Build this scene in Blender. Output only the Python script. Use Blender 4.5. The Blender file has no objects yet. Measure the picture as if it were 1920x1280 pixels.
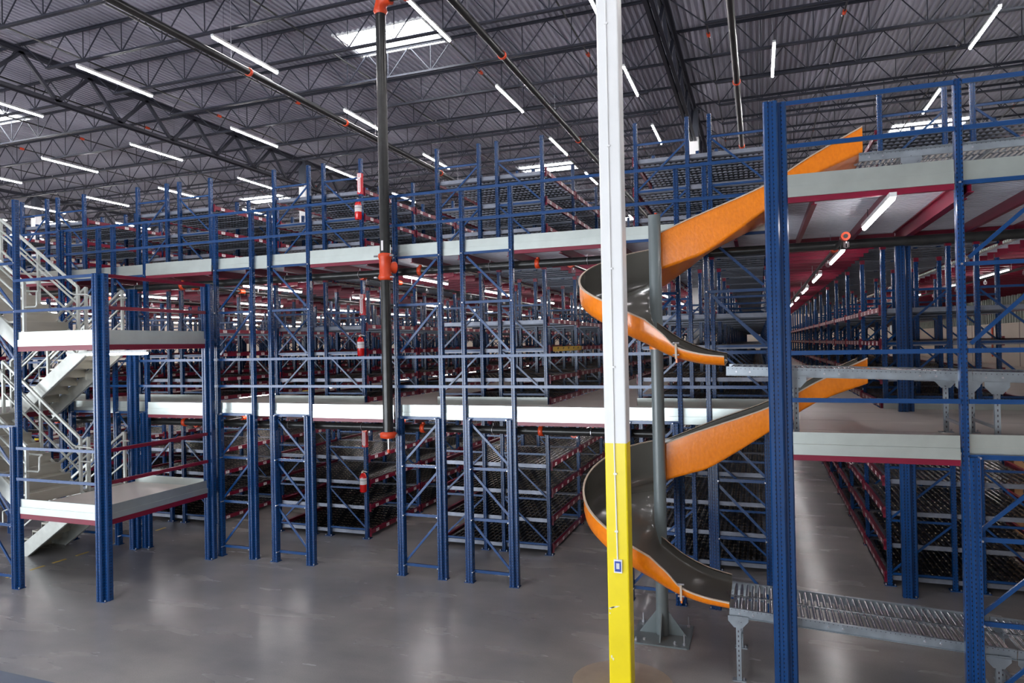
import bpy, math, random
from mathutils import Vector, Matrix
random.seed(7)
PI = math.pi
SC = bpy.context.scene
COL = SC.collection

# ------------------------------------------------------------------ materials
def nt(name):
    m = bpy.data.materials.new(name); m.use_nodes = True
    t = m.node_tree; b = t.nodes['Principled BSDF']
    return m, t, b
def rgb(h):
    return tuple(((v / 255) / 12.92 if v / 255 <= .04045 else ((v / 255 + .055) / 1.055) ** 2.4) for v in h) + (1,)
def ramp(t, src, stops):
    r = t.nodes.new('ShaderNodeValToRGB')
    e = r.color_ramp.elements
    while len(e) < len(stops): e.new(.5)
    for i, (p, c) in enumerate(stops):
        e[i].position = p; e[i].color = c
    t.links.new(src, r.inputs[0]); return r
def noise(t, scale, detail=4, rough=.55, vec=None, stretch=None):
    n = t.nodes.new('ShaderNodeTexNoise'); n.inputs['Scale'].default_value = scale
    n.inputs['Detail'].default_value = detail; n.inputs['Roughness'].default_value = rough
    tc = t.nodes.new('ShaderNodeTexCoord'); mp = t.nodes.new('ShaderNodeMapping')
    if stretch: mp.inputs['Scale'].default_value = stretch
    t.links.new(tc.outputs['Object'], mp.inputs[0]); t.links.new(mp.outputs[0], n.inputs['Vector'])
    return n
def mat(name, c, rough=.5, metal=0., var=.08, scale=6., coat=0., bump=0., spec=.5, rv=.0, stretch=None):
    m, t, b = nt(name)
    c = rgb(c)
    n = noise(t, scale, stretch=stretch)
    lo = tuple(v * (1 - var) for v in c[:3]) + (1,); hi = tuple(min(1, v * (1 + var)) for v in c[:3]) + (1,)
    r = ramp(t, n.outputs[0], [(.3, lo), (.7, hi)])
    t.links.new(r.outputs[0], b.inputs['Base Color'])
    b.inputs['Roughness'].default_value = rough; b.inputs['Metallic'].default_value = metal
    b.inputs['Specular IOR Level'].default_value = spec
    if coat: b.inputs['Coat Weight'].default_value = coat; b.inputs['Coat Roughness'].default_value = .12
    if rv:
        mr = t.nodes.new('ShaderNodeMapRange'); mr.inputs[1].default_value = .3; mr.inputs[2].default_value = .7
        mr.inputs[3].default_value = rough - rv; mr.inputs[4].default_value = rough + rv
        t.links.new(n.outputs[0], mr.inputs[0]); t.links.new(mr.outputs[0], b.inputs['Roughness'])
    if bump:
        bp = t.nodes.new('ShaderNodeBump'); bp.inputs['Strength'].default_value = bump; bp.inputs['Distance'].default_value = .01
        t.links.new(n.outputs[0], bp.inputs['Height']); t.links.new(bp.outputs[0], b.inputs['Normal'])
    return m
def emis(name, c, s):
    m, t, b = nt(name)
    b.inputs['Base Color'].default_value = (.8, .8, .8, 1)
    b.inputs['Emission Color'].default_value = rgb(c); b.inputs['Emission Strength'].default_value = s
    return m
def perf_mat(name, c, hole, pitch=.05):
    """painted steel with two rows of slots punched along its length"""
    m, t, b = nt(name)
    tc = t.nodes.new('ShaderNodeTexCoord'); sp = t.nodes.new('ShaderNodeSeparateXYZ')
    t.links.new(tc.outputs['Object'], sp.inputs[0])
    def mth(op, a, bb=None):
        n = t.nodes.new('ShaderNodeMath'); n.operation = op
        for i, v in enumerate((a, bb)):
            if v is None: continue
            if isinstance(v, (int, float)): n.inputs[i].default_value = v
            else: t.links.new(v, n.inputs[i])
        return n.outputs[0]
    fz = mth('FRACT', mth('DIVIDE', sp.outputs[2], pitch))
    inz = mth('LESS_THAN', fz, .42)
    ax = mth('ABSOLUTE', sp.outputs[0]); ay = mth('ABSOLUTE', sp.outputs[1])
    inx = mth('MULTIPLY', mth('GREATER_THAN', ax, .019), mth('LESS_THAN', ax, .029))
    iny = mth('MULTIPLY', mth('GREATER_THAN', ay, .008), mth('LESS_THAN', ay, .018))
    h = mth('MULTIPLY', inz, mth('MAXIMUM', inx, iny))
    n = noise(t, 3.)
    c = rgb(c)
    r = ramp(t, n.outputs[0], [(.3, tuple(v * .85 for v in c[:3]) + (1,)), (.7, tuple(v * 1.1 for v in c[:3]) + (1,))])
    mx = t.nodes.new('ShaderNodeMix'); mx.data_type = 'RGBA'
    t.links.new(h, mx.inputs[0]); t.links.new(r.outputs[0], mx.inputs[6]); mx.inputs[7].default_value = rgb(hole)
    t.links.new(mx.outputs[2], b.inputs['Base Color'])
    b.inputs['Roughness'].default_value = .27; b.inputs['Specular IOR Level'].default_value = .6
    return m

BLUE = (12, 60, 112)
M_bluep = perf_mat('blue_paint_slotted', BLUE, (5, 22, 54))
M_blue = mat('blue_paint', BLUE, .27, spec=.6, var=.1, scale=3)
M_burg = mat('burgundy_paint', (116, 8, 42), .35, var=.1, scale=3)
M_galv = mat('galvanised_steel', (158, 166, 174), .36, .7, var=.1, scale=9, rv=.1)
M_galvd = mat('galvanised_shelf_steel', (130, 134, 146), .42, .5, var=.15, scale=8)
M_kick = mat('kick_plate_steel', (202, 210, 206), .3, .72, var=.05, scale=4)
M_wheel = mat('black_roller_plastic', (24, 20, 18), .3, var=.3, scale=20)
M_axle = mat('roller_axle_steel', (190, 170, 150), .3, .9, var=.2, scale=30)
M_white = mat('white_sticker', (232, 226, 226), .5, var=.02)
M_ink = mat('sticker_print', (70, 60, 64), .6)
M_deck = mat('deck_board', (206, 197, 190), .36, var=.1, scale=1.2, rv=.08)
M_rib = mat('white_deck_steel', (205, 205, 216), .45, .2, var=.05)
M_pipe = mat('black_pipe', (46, 46, 46), .3, .3, var=.25, scale=8)
M_orange = mat('orange_fitting', (206, 66, 26), .4, var=.08)
M_joist = mat('dark_joist_paint', (34, 36, 48), .55, var=.15)
M_roof = mat('roof_deck_steel', (158, 157, 170), .5, .1, var=.12, scale=.8, stretch=(1, .15, 1))
M_colw = mat('white_column_paint', (240, 240, 240), .38, var=.03, scale=2)
M_coly = mat('yellow_column_paint', (250, 226, 24), .35, var=.05, scale=2.5)
M_colg = mat('dark_column_top', (62, 66, 76), .5)
M_chout = mat('orange_fibreglass', (255, 134, 0), .36, var=.12, scale=26, coat=.5, bump=.28, stretch=(1, 1, .6))
M_chin = mat('grey_gelcoat', (84, 82, 76), .24, var=.08, scale=1.5, coat=.4)
M_rim = mat('fibreglass_rim', (198, 178, 158), .45)
M_pole = mat('grey_pole_paint', (112, 122, 124), .35, var=.06, scale=3, coat=.2)
M_cream = mat('cream_wall_paint', (226, 214, 200), .7, var=.04, scale=.6)
M_corr = mat('corrugated_wall', (150, 158, 150), .5, .2, var=.1)
M_red = mat('extinguisher_red', (214, 18, 20), .25, coat=.5, var=.04)
M_signred = mat('sign_red', (206, 24, 40), .4)
M_brass = mat('brass', (190, 150, 80), .3, .8)
M_black = mat('black_rubber', (20, 20, 20), .5)
M_card = mat('cardboard', (160, 118, 80), .8, var=.1, scale=3)
M_tape = mat('yellow_tape', (222, 186, 84), .5)
M_bolt = mat('zinc_bolt', (205, 205, 210), .3, .9)
M_lampbody = mat('white_lamp_body', (220, 220, 220), .4)
M_blueui = mat('blue_screen_surround', (40, 70, 170), .4)
M_tube = emis('led_tube', (255, 250, 252), 92.)
M_tube2 = emis('led_tube_aisle', (255, 250, 250), 38.)
M_sky = emis('skylight_daylight', (246, 250, 255), 30.)
M_rail2 = mat('stair_galvanised', (200, 202, 196), .4, .45, var=.08, scale=6)
M_tread = mat('stair_tread_steel', (180, 176, 164), .32, .5, var=.18, scale=3, stretch=(1, .2, 1))
M_paintspot = mat('white_scuff', (240, 236, 210), .5)

def floor_material():
    m, t, b = nt('polished_concrete')
    n1 = noise(t, .55, 4, .5); n2 = noise(t, 1.3, 5, .5, stretch=(.45, 1.5, 1)); n3 = noise(t, 60., 4, .6)
    r1 = ramp(t, n1.outputs[0], [(.3, rgb((132, 131, 132))), (.72, rgb((166, 161, 157)))])
    r2 = ramp(t, n2.outputs[0], [(.25, (.86, .86, .87, 1)), (.75, (1.06, 1.05, 1.04, 1))])
    r3 = ramp(t, n3.outputs[0], [(.3, (.9, .9, .9, 1)), (.7, (1.05, 1.05, 1.05, 1))])
    a = t.nodes.new('ShaderNodeMix'); a.data_type = 'RGBA'; a.blend_type = 'MULTIPLY'; a.inputs[0].default_value = 1
    t.links.new(r1.outputs[0], a.inputs[6]); t.links.new(r2.outputs[0], a.inputs[7])
    c = t.nodes.new('ShaderNodeMix'); c.data_type = 'RGBA'; c.blend_type = 'MULTIPLY'; c.inputs[0].default_value = 1
    t.links.new(a.outputs[2], c.inputs[6]); t.links.new(r3.outputs[0], c.inputs[7])
    t.links.new(c.outputs[2], b.inputs['Base Color'])
    rr = ramp(t, n2.outputs[0], [(.2, (.22, .22, .22, 1)), (.8, (.3, .3, .3, 1))])
    t.links.new(rr.outputs[0], b.inputs['Roughness'])
    b.inputs['Specular IOR Level'].default_value = .65
    bp = t.nodes.new('ShaderNodeBump'); bp.inputs['Strength'].default_value = .02; bp.inputs['Distance'].default_value = .01
    t.links.new(n2.outputs[0], bp.inputs['Height']); t.links.new(bp.outputs[0], b.inputs['Normal'])
    return m
M_floor = floor_material()

# ------------------------------------------------------------------ mesh building
class MB:
    def __init__(s): s.v = []; s.f = []; s.mi = []; s.mats = []; s.sm = []
    def m(s, mt):
        if mt not in s.mats: s.mats.append(mt)
        return s.mats.index(mt)
    def add(s, vs, fs, mt, smooth=False):
        o = len(s.v); s.v += [tuple(v) for v in vs]; k = s.m(mt)
        for f in fs: s.f.append(tuple(i + o for i in f)); s.mi.append(k); s.sm.append(smooth)
    def box(s, x0, x1, y0, y1, z0, z1, mt):
        vs = [(x0, y0, z0), (x1, y0, z0), (x1, y1, z0), (x0, y1, z0), (x0, y0, z1), (x1, y0, z1), (x1, y1, z1), (x0, y1, z1)]
        s.add(vs, [(0, 3, 2, 1), (4, 5, 6, 7), (0, 1, 5, 4), (1, 2, 6, 5), (2, 3, 7, 6), (3, 0, 4, 7)], mt)
    def bar(s, p, q, w, h, mt, up=(0, 0, 1)):
        """rectangular bar from p to q, w across, h along up"""
        p = Vector(p); q = Vector(q); d = (q - p).normalized(); u = Vector(up)
        if abs(d.dot(u)) > .98: u = Vector((0, 1, 0))
        a = d.cross(u).normalized(); u = a.cross(d).normalized()
        vs = []
        for c in (p, q):
            for i, j in ((-1, -1), (1, -1), (1, 1), (-1, 1)): vs.append(c + a * (i * w / 2) + u * (j * h / 2))
        s.add(vs, [(0, 1, 2, 3), (7, 6, 5, 4), (0, 4, 5, 1), (1, 5, 6, 2), (2, 6, 7, 3), (3, 7, 4, 0)], mt)
    def tube(s, pts, r, mt, n=8, caps=True):
        pts = [Vector(p) for p in pts]; vs = []; rr = r if isinstance(r, (list, tuple)) else [r] * len(pts)
        pa = None
        for i, p in enumerate(pts):
            d = (pts[min(i + 1, len(pts) - 1)] - pts[max(i - 1, 0)]).normalized()
            if pa is None:
                pa = d.cross(Vector((0, 0, 1))) if abs(d.z) < .95 else d.cross(Vector((0, 1, 0)))
            a = (pa - d * pa.dot(d)).normalized(); pa = a; b = d.cross(a)
            for k in range(n):
                t = 2 * PI * k / n; vs.append(p + (a * math.cos(t) + b * math.sin(t)) * rr[i])
        fs = []
        for i in range(len(pts) - 1):
            for k in range(n):
                k2 = (k + 1) % n; fs.append((i * n + k, i * n + k2, (i + 1) * n + k2, (i + 1) * n + k))
        s.add(vs, fs, mt, n >= 8)
        if caps:
            L = (len(pts) - 1) * n
            s.add([vs[k] for k in range(n)], [tuple(reversed(range(n)))], mt)
            s.add([vs[L + k] for k in range(n)], [tuple(range(n))], mt)
    def prism(s, prof, z0, z1, mt, ax='z'):
        """closed profile extruded along an axis (profile ccw seen from +axis)"""
        n = len(prof)
        def P(a, b, c): return (a, b, c) if ax == 'z' else ((c, a, b) if ax == 'x' else (a, c, b))
        vs = [P(a, b, z0) for a, b in prof] + [P(a, b, z1) for a, b in prof]
        fs = [tuple(reversed(range(n))), tuple(range(n, 2 * n))]
        for i in range(n):
            j = (i + 1) % n; fs.append((i, j, j + n, i + n))
        s.add(vs, fs, mt)
    def mesh(s, name):
        me = bpy.data.meshes.new(name); me.from_pydata(s.v, [], s.f)
        for mt in s.mats: me.materials.append(mt)
        me.polygons.foreach_set('material_index', s.mi); me.polygons.foreach_set('use_smooth', s.sm)
        me.update(); return me
    def build(s, name, parent=None, loc=None):
        return place(name, s.mesh(name), parent, loc)
def place(name, me, parent=None, loc=None, rz=0):
    o = bpy.data.objects.new(name, me); COL.objects.link(o)
    if loc is not None: o.location = loc
    if rz: o.rotation_euler.z = rz
    if parent is not None: o.parent = parent
    return o
def tag(o, label, cat, group=None, kind=None):
    o['label'] = label; o['category'] = cat
    if group: o['group'] = group
    if kind: o['kind'] = kind
    return o
def thing(name, label, cat, loc=(0, 0, 0), group=None):
    o = bpy.data.objects.new(name, None); o.empty_display_size = .2; COL.objects.link(o); o.location = loc
    return tag(o, label, cat, group)
def struct(name, mb):
    o = mb.build(name); o['kind'] = 'structure'; return o
def copy_tree(o, parent=None):
    c = o.copy(); COL.objects.link(c)
    if parent is not None: c.parent = parent
    for ch in o.children: copy_tree(ch, c)
    return c
def ORDN(n):
    return '%d%s' % (n, 'th' if 10 <= n % 100 <= 20 else {1: 'st', 2: 'nd', 3: 'rd'}.get(n % 10, 'th'))
ORD = ['first', 'second', 'third', 'fourth', 'fifth', 'sixth', 'seventh', 'eighth', 'ninth', 'tenth', 'eleventh', 'twelfth', 'thirteenth', 'fourteenth']

# ------------------------------------------------------------------ camera
H = 4.2
yaw, pit, rol = .345465, .0054357, -.019782
fwd = Vector((-math.sin(yaw) * math.cos(pit), math.cos(yaw) * math.cos(pit), math.sin(pit)))
r0 = Vector((math.cos(yaw), math.sin(yaw), 0)); u0 = r0.cross(fwd)
rt = r0 * math.cos(rol) + u0 * math.sin(rol); up = -r0 * math.sin(rol) + u0 * math.cos(rol)
cd = bpy.data.cameras.new('camera'); cam = bpy.data.objects.new('camera', cd); COL.objects.link(cam)
cam.matrix_world = Matrix(((rt.x, up.x, -fwd.x, 0), (rt.y, up.y, -fwd.y, 0), (rt.z, up.z, -fwd.z, H), (0, 0, 0, 1)))
cd.sensor_width = 36; cd.lens = 1281 * 36 / 1920; cd.clip_start = .05; cd.clip_end = 300
SC.camera = cam

# ------------------------------------------------------------------ key measures
D1, D2 = 3.0, 5.97             # mezzanine deck surfaces
YF = 11.15                     # front row of upright frames
YR = 13.1                      # racks start
BAY = 2.44
PER = 4.2
KS = list(range(-7, 2))        # rack blocks, right post at RX(k)
def RX(k): return .20 + PER * k if k < 1 else 4.36
def frames_of(R): return [(R - 2.33, R - 1.37, 1), (R - .97, R, -1)]   # (left post, right post, diagonal sense)
RKN = {1: 'rightmost rack block', 0: 'rack block behind the orange slide', -1: 'rack block right of the riser pipe', -2: 'rack block left of the riser pipe', -3: 'rack block behind the stair landings',
       -4: 'rack block beyond the stairs', -5: 'second rack block beyond the stairs', -6: 'third rack block beyond the stairs', -7: 'leftmost rack block'}
XL, XR, YB, YE = -46., 9.5, -12., 58.5
ZC = 12.2

# ------------------------------------------------------------------ shell
b = MB(); b.box(XL, XR, YB, YE, -.2, 0, M_floor); struct('floor', b)
SKY = [(x, y) for x in (-39.8, -24.3, -8.8, 6.2) for y in (1.5, 15.6, 29.7, 43.8)]
SW, SD = 2.5, 1.35
b = MB()
ys = sorted(set([YB, YE] + [y - SD / 2 for _, y in SKY] + [y + SD / 2 for _, y in SKY]))
pit_ = .1525
nr = int((XR - XL) / pit_)
for i in range(nr + 1):
    x = XL + i * pit_; xs = [x, x + .045, x + .06, x + .12, x + .1525]; zs = [ZC, ZC, ZC + .04, ZC + .04, ZC]
    for a, c in zip(ys[:-1], ys[1:]):
        if any(abs(x + .07 - sx) < SW / 2 and abs((a + c) / 2 - sy) < .1 for sx, sy in SKY): continue
        vs = [(xx, a, zz) for xx, zz in zip(xs, zs)] + [(xx, c, zz) for xx, zz in zip(xs, zs)]
        b.add(vs, [(j, j + 5, j + 6, j + 1) for j in range(4)], M_roof)
struct('ceiling', b)
n = 0
for sx, sy in SKY:
    n += 1
    b = MB()
    x0, x1, y0, y1 = sx - SW / 2, sx + SW / 2, sy - SD / 2, sy + SD / 2
    b.box(x0, x1, y0, y1, ZC + .42, ZC + .44, M_sky)
    for q in ((x0 - .05, x0, y0 - .05, y1 + .05), (x1, x1 + .05, y0 - .05, y1 + .05), (x0, x1, y0 - .05, y0), (x0, x1, y1, y1 + .05)):
        b.box(q[0], q[1], q[2], q[3], ZC - .02, ZC + .46, M_colw)
    struct('window_%d' % n, b)
def wall(name, quads):
    b = MB()
    for q in quads: b.box(*q)
    return struct(name, b)
wall('wall_back', [(XL, XR, YE, YE + .2, 0, 13, M_cream)])
wall('wall_left', [(XL - .2, XL, YB, YE, 0, 13, M_cream)])
b = MB(); b.box(XR, XR + .2, YB, YE, 0, 4.7, M_cream)
for i in range(int((YE - YB) / .3)):
    y = YB + i * .3; b.box(XR, XR + .05, y, y + .15, 4.7, 13, M_corr); b.box(XR + .05, XR + .2, y, y + .3, 4.7, 13, M_corr)
for i in range(11): b.box(XR - .01, XR, YB + i * 6.2, YB + i * 6.2 + .025, 0, 4.7, M_ink)
struct('wall_right', b)
# wall behind the camera with open loading doors
doors = [(-43.5 + 5.2 * i, -39.7 + 5.2 * i) for i in range(8)]
q = []; xp = XL
for a, c in doors:
    q.append((xp, a, YB - .2, YB, 0, 13, M_cream)); q.append((a, c, YB - .2, YB, 4, 13, M_cream)); xp = c
q.append((xp, XR, YB - .2, YB, 0, 13, M_cream))
wall('wall_front', q)
for i, (a, c) in enumerate(doors):
    ld = bpy.data.lights.new('daylight_%d' % i, 'AREA'); ld.shape = 'RECTANGLE'; ld.size = c - a; ld.size_y = 4; ld.energy = 900; ld.color = (.86, .93, 1)
    lo = bpy.data.objects.new('dock_daylight', ld); COL.objects.link(lo); lo.location = ((a + c) / 2, YB + .02, 2); lo.rotation_euler = (PI / 2, 0, 0)
# floor markings and the round patch at the column foot
b = MB()
for y in (6.4, 7.2, 8.0, 8.9, 9.35, 9.8, 10.3, 10.9, 11.6, 12.3): b.box(-13.47, -13.41, y, y + .28, 0, .003, M_tape)
for x in (-17.5, -17.0, -16.5, -16.0, -15.4, -14.9, -14.4): b.box(x, x + .26, 13.9, 13.96, 0, .003, M_tape)
tag(b.build('floor_marking_tape'), 'worn dashed yellow tape line on the floor by the stairs', 'floor tape')
b = MB()
b.prism([(-1.66 + .62 * math.cos(t * PI / 16), 8.4 + .6 * math.sin(t * PI / 16)) for t in range(32)], 0, .004, mat('concrete_patch', (150, 136, 122), .4, var=.12, scale=4))
o = b.build('floor_patch'); tag(o, 'paler round concrete patch around the foot of the yellow column', 'floor patch')

# ------------------------------------------------------------------ building columns, girders, joists
COLX = [-49.0, -33.4, -17.6, -1.9]; 
def column(x, y, w, label, yellow_top=2.98):
    t = thing('building_column', label, 'column', (x, y, 0), 'steel columns carrying the roof')
    b = MB(); e = w / 2
    pr = []
    rr = .02
    for cx, cy, a0 in ((e - rr, e - rr, 0), (-e + rr, e - rr, 90), (-e + rr, -e + rr, 180), (e - rr, -e + rr, 270)):
        for k in range(4): a = math.radians(a0 + k * 30); pr.append((cx + rr * math.cos(a), cy + rr * math.sin(a)))
    b.prism(pr, .0, yellow_top, M_coly); b.build('yellow_base', t)
    b = MB(); b.prism(pr, yellow_top, 11.05, M_colw); b.build('white_shaft', t)
    b = MB(); b.prism(pr, 11.05, 12.0, M_colg); b.box(-e - .06, e + .06, -e - .06, e + .06, 11.95, 12.0, M_colg); b.build('column_cap', t)
    return t
cf = column(-1.66, 8.4, .27, 'near white steel column with yellow base in front of the orange slide')
b = MB(); b.tube([(0.0, -.15, 1.57), (-.015, -.147, 3.0), (-.012, -.147, 11.0)], .009, M_colw, 6)
for z in (1.9, 2.6, 3.9, 5.1, 6.6, 8.1): b.box(-.028, .012, -.16, -.134, z, z + .02, M_colw)
b.build('conduit', cf)
b = MB()
for x, z, w_, h_ in ((-.04, .985, .05, .01), (-.075, .975, .03, .008), (-.1, .962, .02, .012), (-.1, .37, .009, .022), (-.08, .345, .009, .018), (-.11, .9, .009, .009)):
    b.add([(x + w_ * math.cos(a) * (1 + .3 * math.sin(3 * a)), -.136, z + h_ * math.sin(a) + .25 * w_ * math.cos(a) * (h_ < w_)) for a in [q * PI / 5 for q in range(10)]], [tuple(range(10))], M_paintspot)
b.build('paint_scuff', cf)
t = thing('wall_sensor', 'small white sensor box with blue face on the yellow column', 'sensor', (-1.655, 8.265, 1.41))
b = MB(); b.box(-.05, .05, -.03, 0, 0, .16, M_colw); b.build('case', t)
b = MB(); b.box(-.038, .038, -.034, -.03, .018, .142, M_blueui); b.box(-.02, .02, -.036, -.034, .05, .12, M_lampbody); b.build('display', t)
for x, y, lb in ((-17.6, 23.8, 'distant white column rising behind the racks left of the black riser pipe'), (-1.9, 23.8, 'distant white column standing on the rack row behind the orange slide'),
                 (-33.4, 23.8, 'distant white column far left above the stair railing'), (-17.6, 39, 'farthest white column on the left, deep in the racks'), (-1.9, 39, 'farthest white column, deep down the middle racks'), (-17.6, 8.4, None), (-33.4, 8.4, None)):
    if lb is None: continue
    column(x, y, .32, lb)
GIRD = [-33.4, -17.6, -1.9]
def girder(x, label):
    t = thing('roof_girder', label, 'girder', (x, 0, 0), 'roof girders')
    y0, y1 = YB, YE
    b = MB(); 
    for s_ in (-1, 1): b.box(s_ * .02, s_ * .12, y0, y1, 12.0, 12.03, M_joist); b.box(s_ * .02, s_ * .04, y0, y1, 11.9, 12.03, M_joist)
    b.build('top_chord', t)
    b = MB()
    for s_ in (-1, 1): b.box(s_ * .02, s_ * .11, y0, y1, 10.92, 10.95, M_joist); b.box(s_ * .02, s_ * .04, y0, y1, 10.95, 11.03, M_joist)
    b.build('bottom_chord', t)
    b = MB(); y = 8.4 - 1.905 * 10
    while y < YE - 2:
        if y > YB:
            b.bar((0, y, 11.95), (0, y + .9525, 10.98), .08, .09, M_joist); b.bar((0, y + .9525, 10.98), (0, y + 1.905, 11.95), .08, .09, M_joist)
        y += 1.905
    b.build('web_members', t)
for x, lb in zip(GIRD, ('dark open-web roof girder farthest to the left', 'dark open-web roof girder running above the left-hand racks', 'dark open-web roof girder running away from the near white column')):
    girder(x, lb)
# joists
def joist_mesh(x0, x1):
    L = x1 - x0; ch, lo, wb = MB(), MB(), MB()
    for s_ in (-1, 1):
        ch.box(0, L, s_ * .008, s_ * .06, ZC - .06, ZC - .045, M_joist); ch.box(0, L, s_ * .008, s_ * .02, ZC - .1, ZC - .045, M_joist)
        lo.box(.9, L - .9, s_ * .008, s_ * .05, 11.36, 11.375, M_joist); lo.box(.9, L - .9, s_ * .008, s_ * .02, 11.375, 11.42, M_joist)
    n = int(round((L - 1.8) / 1.22)); st = (L - 1.8) / n
    wb.bar((.1, 0, ZC - .09), (.9, 0, 11.39), .025, .025, M_joist); wb.bar((L - .1, 0, ZC - .09), (L - .9, 0, 11.39), .025, .025, M_joist)
    for i in range(n):
        x = .9 + i * st
        wb.bar((x, 0, 11.39), (x + st / 2, 0, ZC - .09), .022, .022, M_joist); wb.bar((x + st / 2, 0, ZC - .09), (x + st, 0, 11.39), .022, .022, M_joist)
        if i: wb.bar((x, 0, 11.39), (x, 0, ZC - .09), .018, .018, M_joist)
    return ch.mesh('top_chord'), lo.mesh('bottom_chord'), wb.mesh('web')
spans = [(XL, -33.4), (-33.4, -17.6), (-17.6, -1.9), (-1.9, XR)]
SPN = ['leftmost roof bay', 'left roof bay', 'middle roof bay', 'right roof bay']
for si, (xa, xb) in enumerate(spans):
    ms = joist_mesh(xa + .02, xb - .02)
    k = -9; 
    while 8.4 + 1.905 * k < YE - .5:
        y = 8.4 + 1.905 * k
        if y > YB + .5 and not (si == 0 and y < 16) and not (y < 5):
            t = thing('roof_joist', 'dark steel joist in the %s, %s from the front' % (SPN[si], ORDN(k + 8)), 'joist', (xa + .02, y, 0), 'roof joists in the %s' % SPN[si])
            for nm, me in zip(('top_chord', 'bottom_chord', 'web'), ms): place(nm, me, t)
        k += 1

# ------------------------------------------------------------------ roof lamps
def lamp_master(L, tube, wire):
    body = MB(); body.box(-.035, .035, 0, L, 0.01, .06, M_lampbody)
    tb = MB(); 
    tb.tube([(0, .02, -.005), (0, L - .02, -.005)], .026, tube, 8)
    wr = MB()
    if wire:
        for y in (.35, L - .35): wr.tube([(0, y, .06), (0, y, wire)], .004, M_joist, 4)
    return body.mesh('housing'), tb.mesh('led_tube'), (wr.mesh('hanger') if wire else None)
RL = lamp_master(2.15, M_tube, 1.2); AL = lamp_master(2.15, M_tube2, .2)
def lamp(ms, loc, label, group):
    t = thing('strip_light', label, 'light', loc, group)
    for nm, me in zip(('housing', 'led_tube', 'hanger'), ms):
        if me: place(nm, me, t)
    return t
lx = [-39.7, -35.5, -31.4, -27.3, -23.2, -19.12, -15.02, -10.98, -6.32, -2.98, .49, 4.86]
ly = [1.8, 6.75, 11.72, 16.75, 21.65, 26.55, 31.45, 36.4, 41.4, 46.4, 51.3, 55.2]
cn = {-39.7: 'leftmost lamp row', -35.5: 'second lamp row from the left', -31.4: 'third lamp row from the left', -27.3: 'fourth lamp row from the left', -23.2: 'fifth lamp row from the left', -19.12: 'third row left of the black riser pipe',
      -15.02: 'second row left of the black riser pipe', -10.98: 'first row left of the black riser pipe', -6.32: 'first row right of the black riser pipe', -2.98: 'row right behind the white column', .49: 'row above the orange slide', 4.86: 'rightmost lamp row'}
for x in lx:
    i = 0
    for y in ly:
        if y < 10 and x < -16: continue
        i += 1
        lamp(RL, (x, y, 11.0), 'bright roof LED strip, %s in the %s' % (ORD[i - 1], cn[x]), 'strip lights under the roof')

# ------------------------------------------------------------------ sprinkler mains
def coupling(b, c, ax, r, mt=M_orange):
    c = Vector(c); d = Vector(ax)
    b.tube([c - d * .04, c - d * .036, c + d * .036, c + d * .04], [r, r + .018, r + .018, r], mt, 12)
for x, lb, yc in ((-10.72, 'thick black sprinkler main under the roof at the left', (5, 12.55, 16.4, 22.5)), (-5.1, 'thick black sprinkler main under the roof beside the riser pipe', (6, 13.9, 20.6, 28)), (-.36, 'thick black sprinkler main under the roof at the right', (8, 17.5, 23.3, 30))):
    t = thing('sprinkler_main', lb, 'pipe', (x, 0, 10.5), 'sprinkler mains along the roof')
    b = MB(); b.tube([(0, -6, 0), (0, YE - 6, 0)], .078, M_pipe, 14); b.build('pipe', t)
    for y in yc:
        b = MB(); coupling(b, (0, y, 0), (0, 1, 0), .078); b.build('coupling', t)
    for y in range(6, 48, 6):
        b = MB(); b.tube([(0, y, .07), (0, y, 1.7)], .006, M_bolt, 5); b.build('hanger_rod', t)
b = MB()
i = 0
for x in [-31.5 + 3.05 * j for j in range(14)]:
    o = MB(); o.tube([(0, 4, 0), (0, YE - 2, 0)], .022, M_pipe, 6)
    for y in range(6, 54, 3): o.tube([(0, y, 0), (0, y, .08), (0, y, .1)], [.01, .01, .03], M_bolt, 6)
    for y in (8.1, 17.6, 27.0): o.tube([(0, y - .07, 0), (0, y + .07, 0)], .045, M_orange, 8)
    i += 1
    tag(o.build('branch_pipe', None, (x, 0, 11.8)), 'thin dark sprinkler branch pipe under the roof deck, %s from the left' % ORD[i - 1], 'pipe', 'sprinkler branch pipes')
# riser
t = thing('riser_pipe', 'tall black vertical riser pipe with orange fittings before the front frames', 'pipe', (-6.33, 10.88, 0))
b = MB(); b.tube([(0, 0, 2.62), (0, 0, 10.35)], .093, M_pipe, 18); b.build('pipe', t)
b = MB(); b.tube([(0, 0, 2.56), (0, 0, 2.58), (0, 0, 2.66), (0, 0, 2.68)], [.09, .15, .15, .1], M_orange, 16)
b.tube([(0, 0, 2.3), (0, 0, 2.56)], .014, M_bolt, 6); b.tube([(0, 0, 2.3), (0, 0, 2.36)], .03, M_orange, 8)
for s_ in (-1, 1): b.tube([(s_ * .14, 0, 2.58), (s_ * .19, 0, 2.64)], .02, M_bolt, 6)
b.build('end_flange', t)
b = MB(); b.tube([(0, 0, 5.42), (0, 0, 5.44), (0, 0, 5.5), (0, 0, 5.53), (0, 0, 5.8), (0, 0, 5.83), (0, 0, 5.89), (0, 0, 5.91)], [.095, .125, .125, .108, .108, .125, .125, .095], M_orange, 18)
b.tube([(.0, 0, 5.66), (.07, .1, 5.66), (.09, .13, 5.66), (.11, .16, 5.66)], [.085, .085, .11, .11], M_orange, 14)
for z in (5.47, 5.86):
    for s_ in (-1, 1): b.tube([(s_ * .13, -.05, z), (s_ * .2, -.05, z)], .018, M_bolt, 6)
b.build('tee_fitting', t)
b = MB(); b.box(-.02, .02, -.1, -.092, 5.95, 6.13, M_white); b.build('pipe_label', t)
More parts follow.
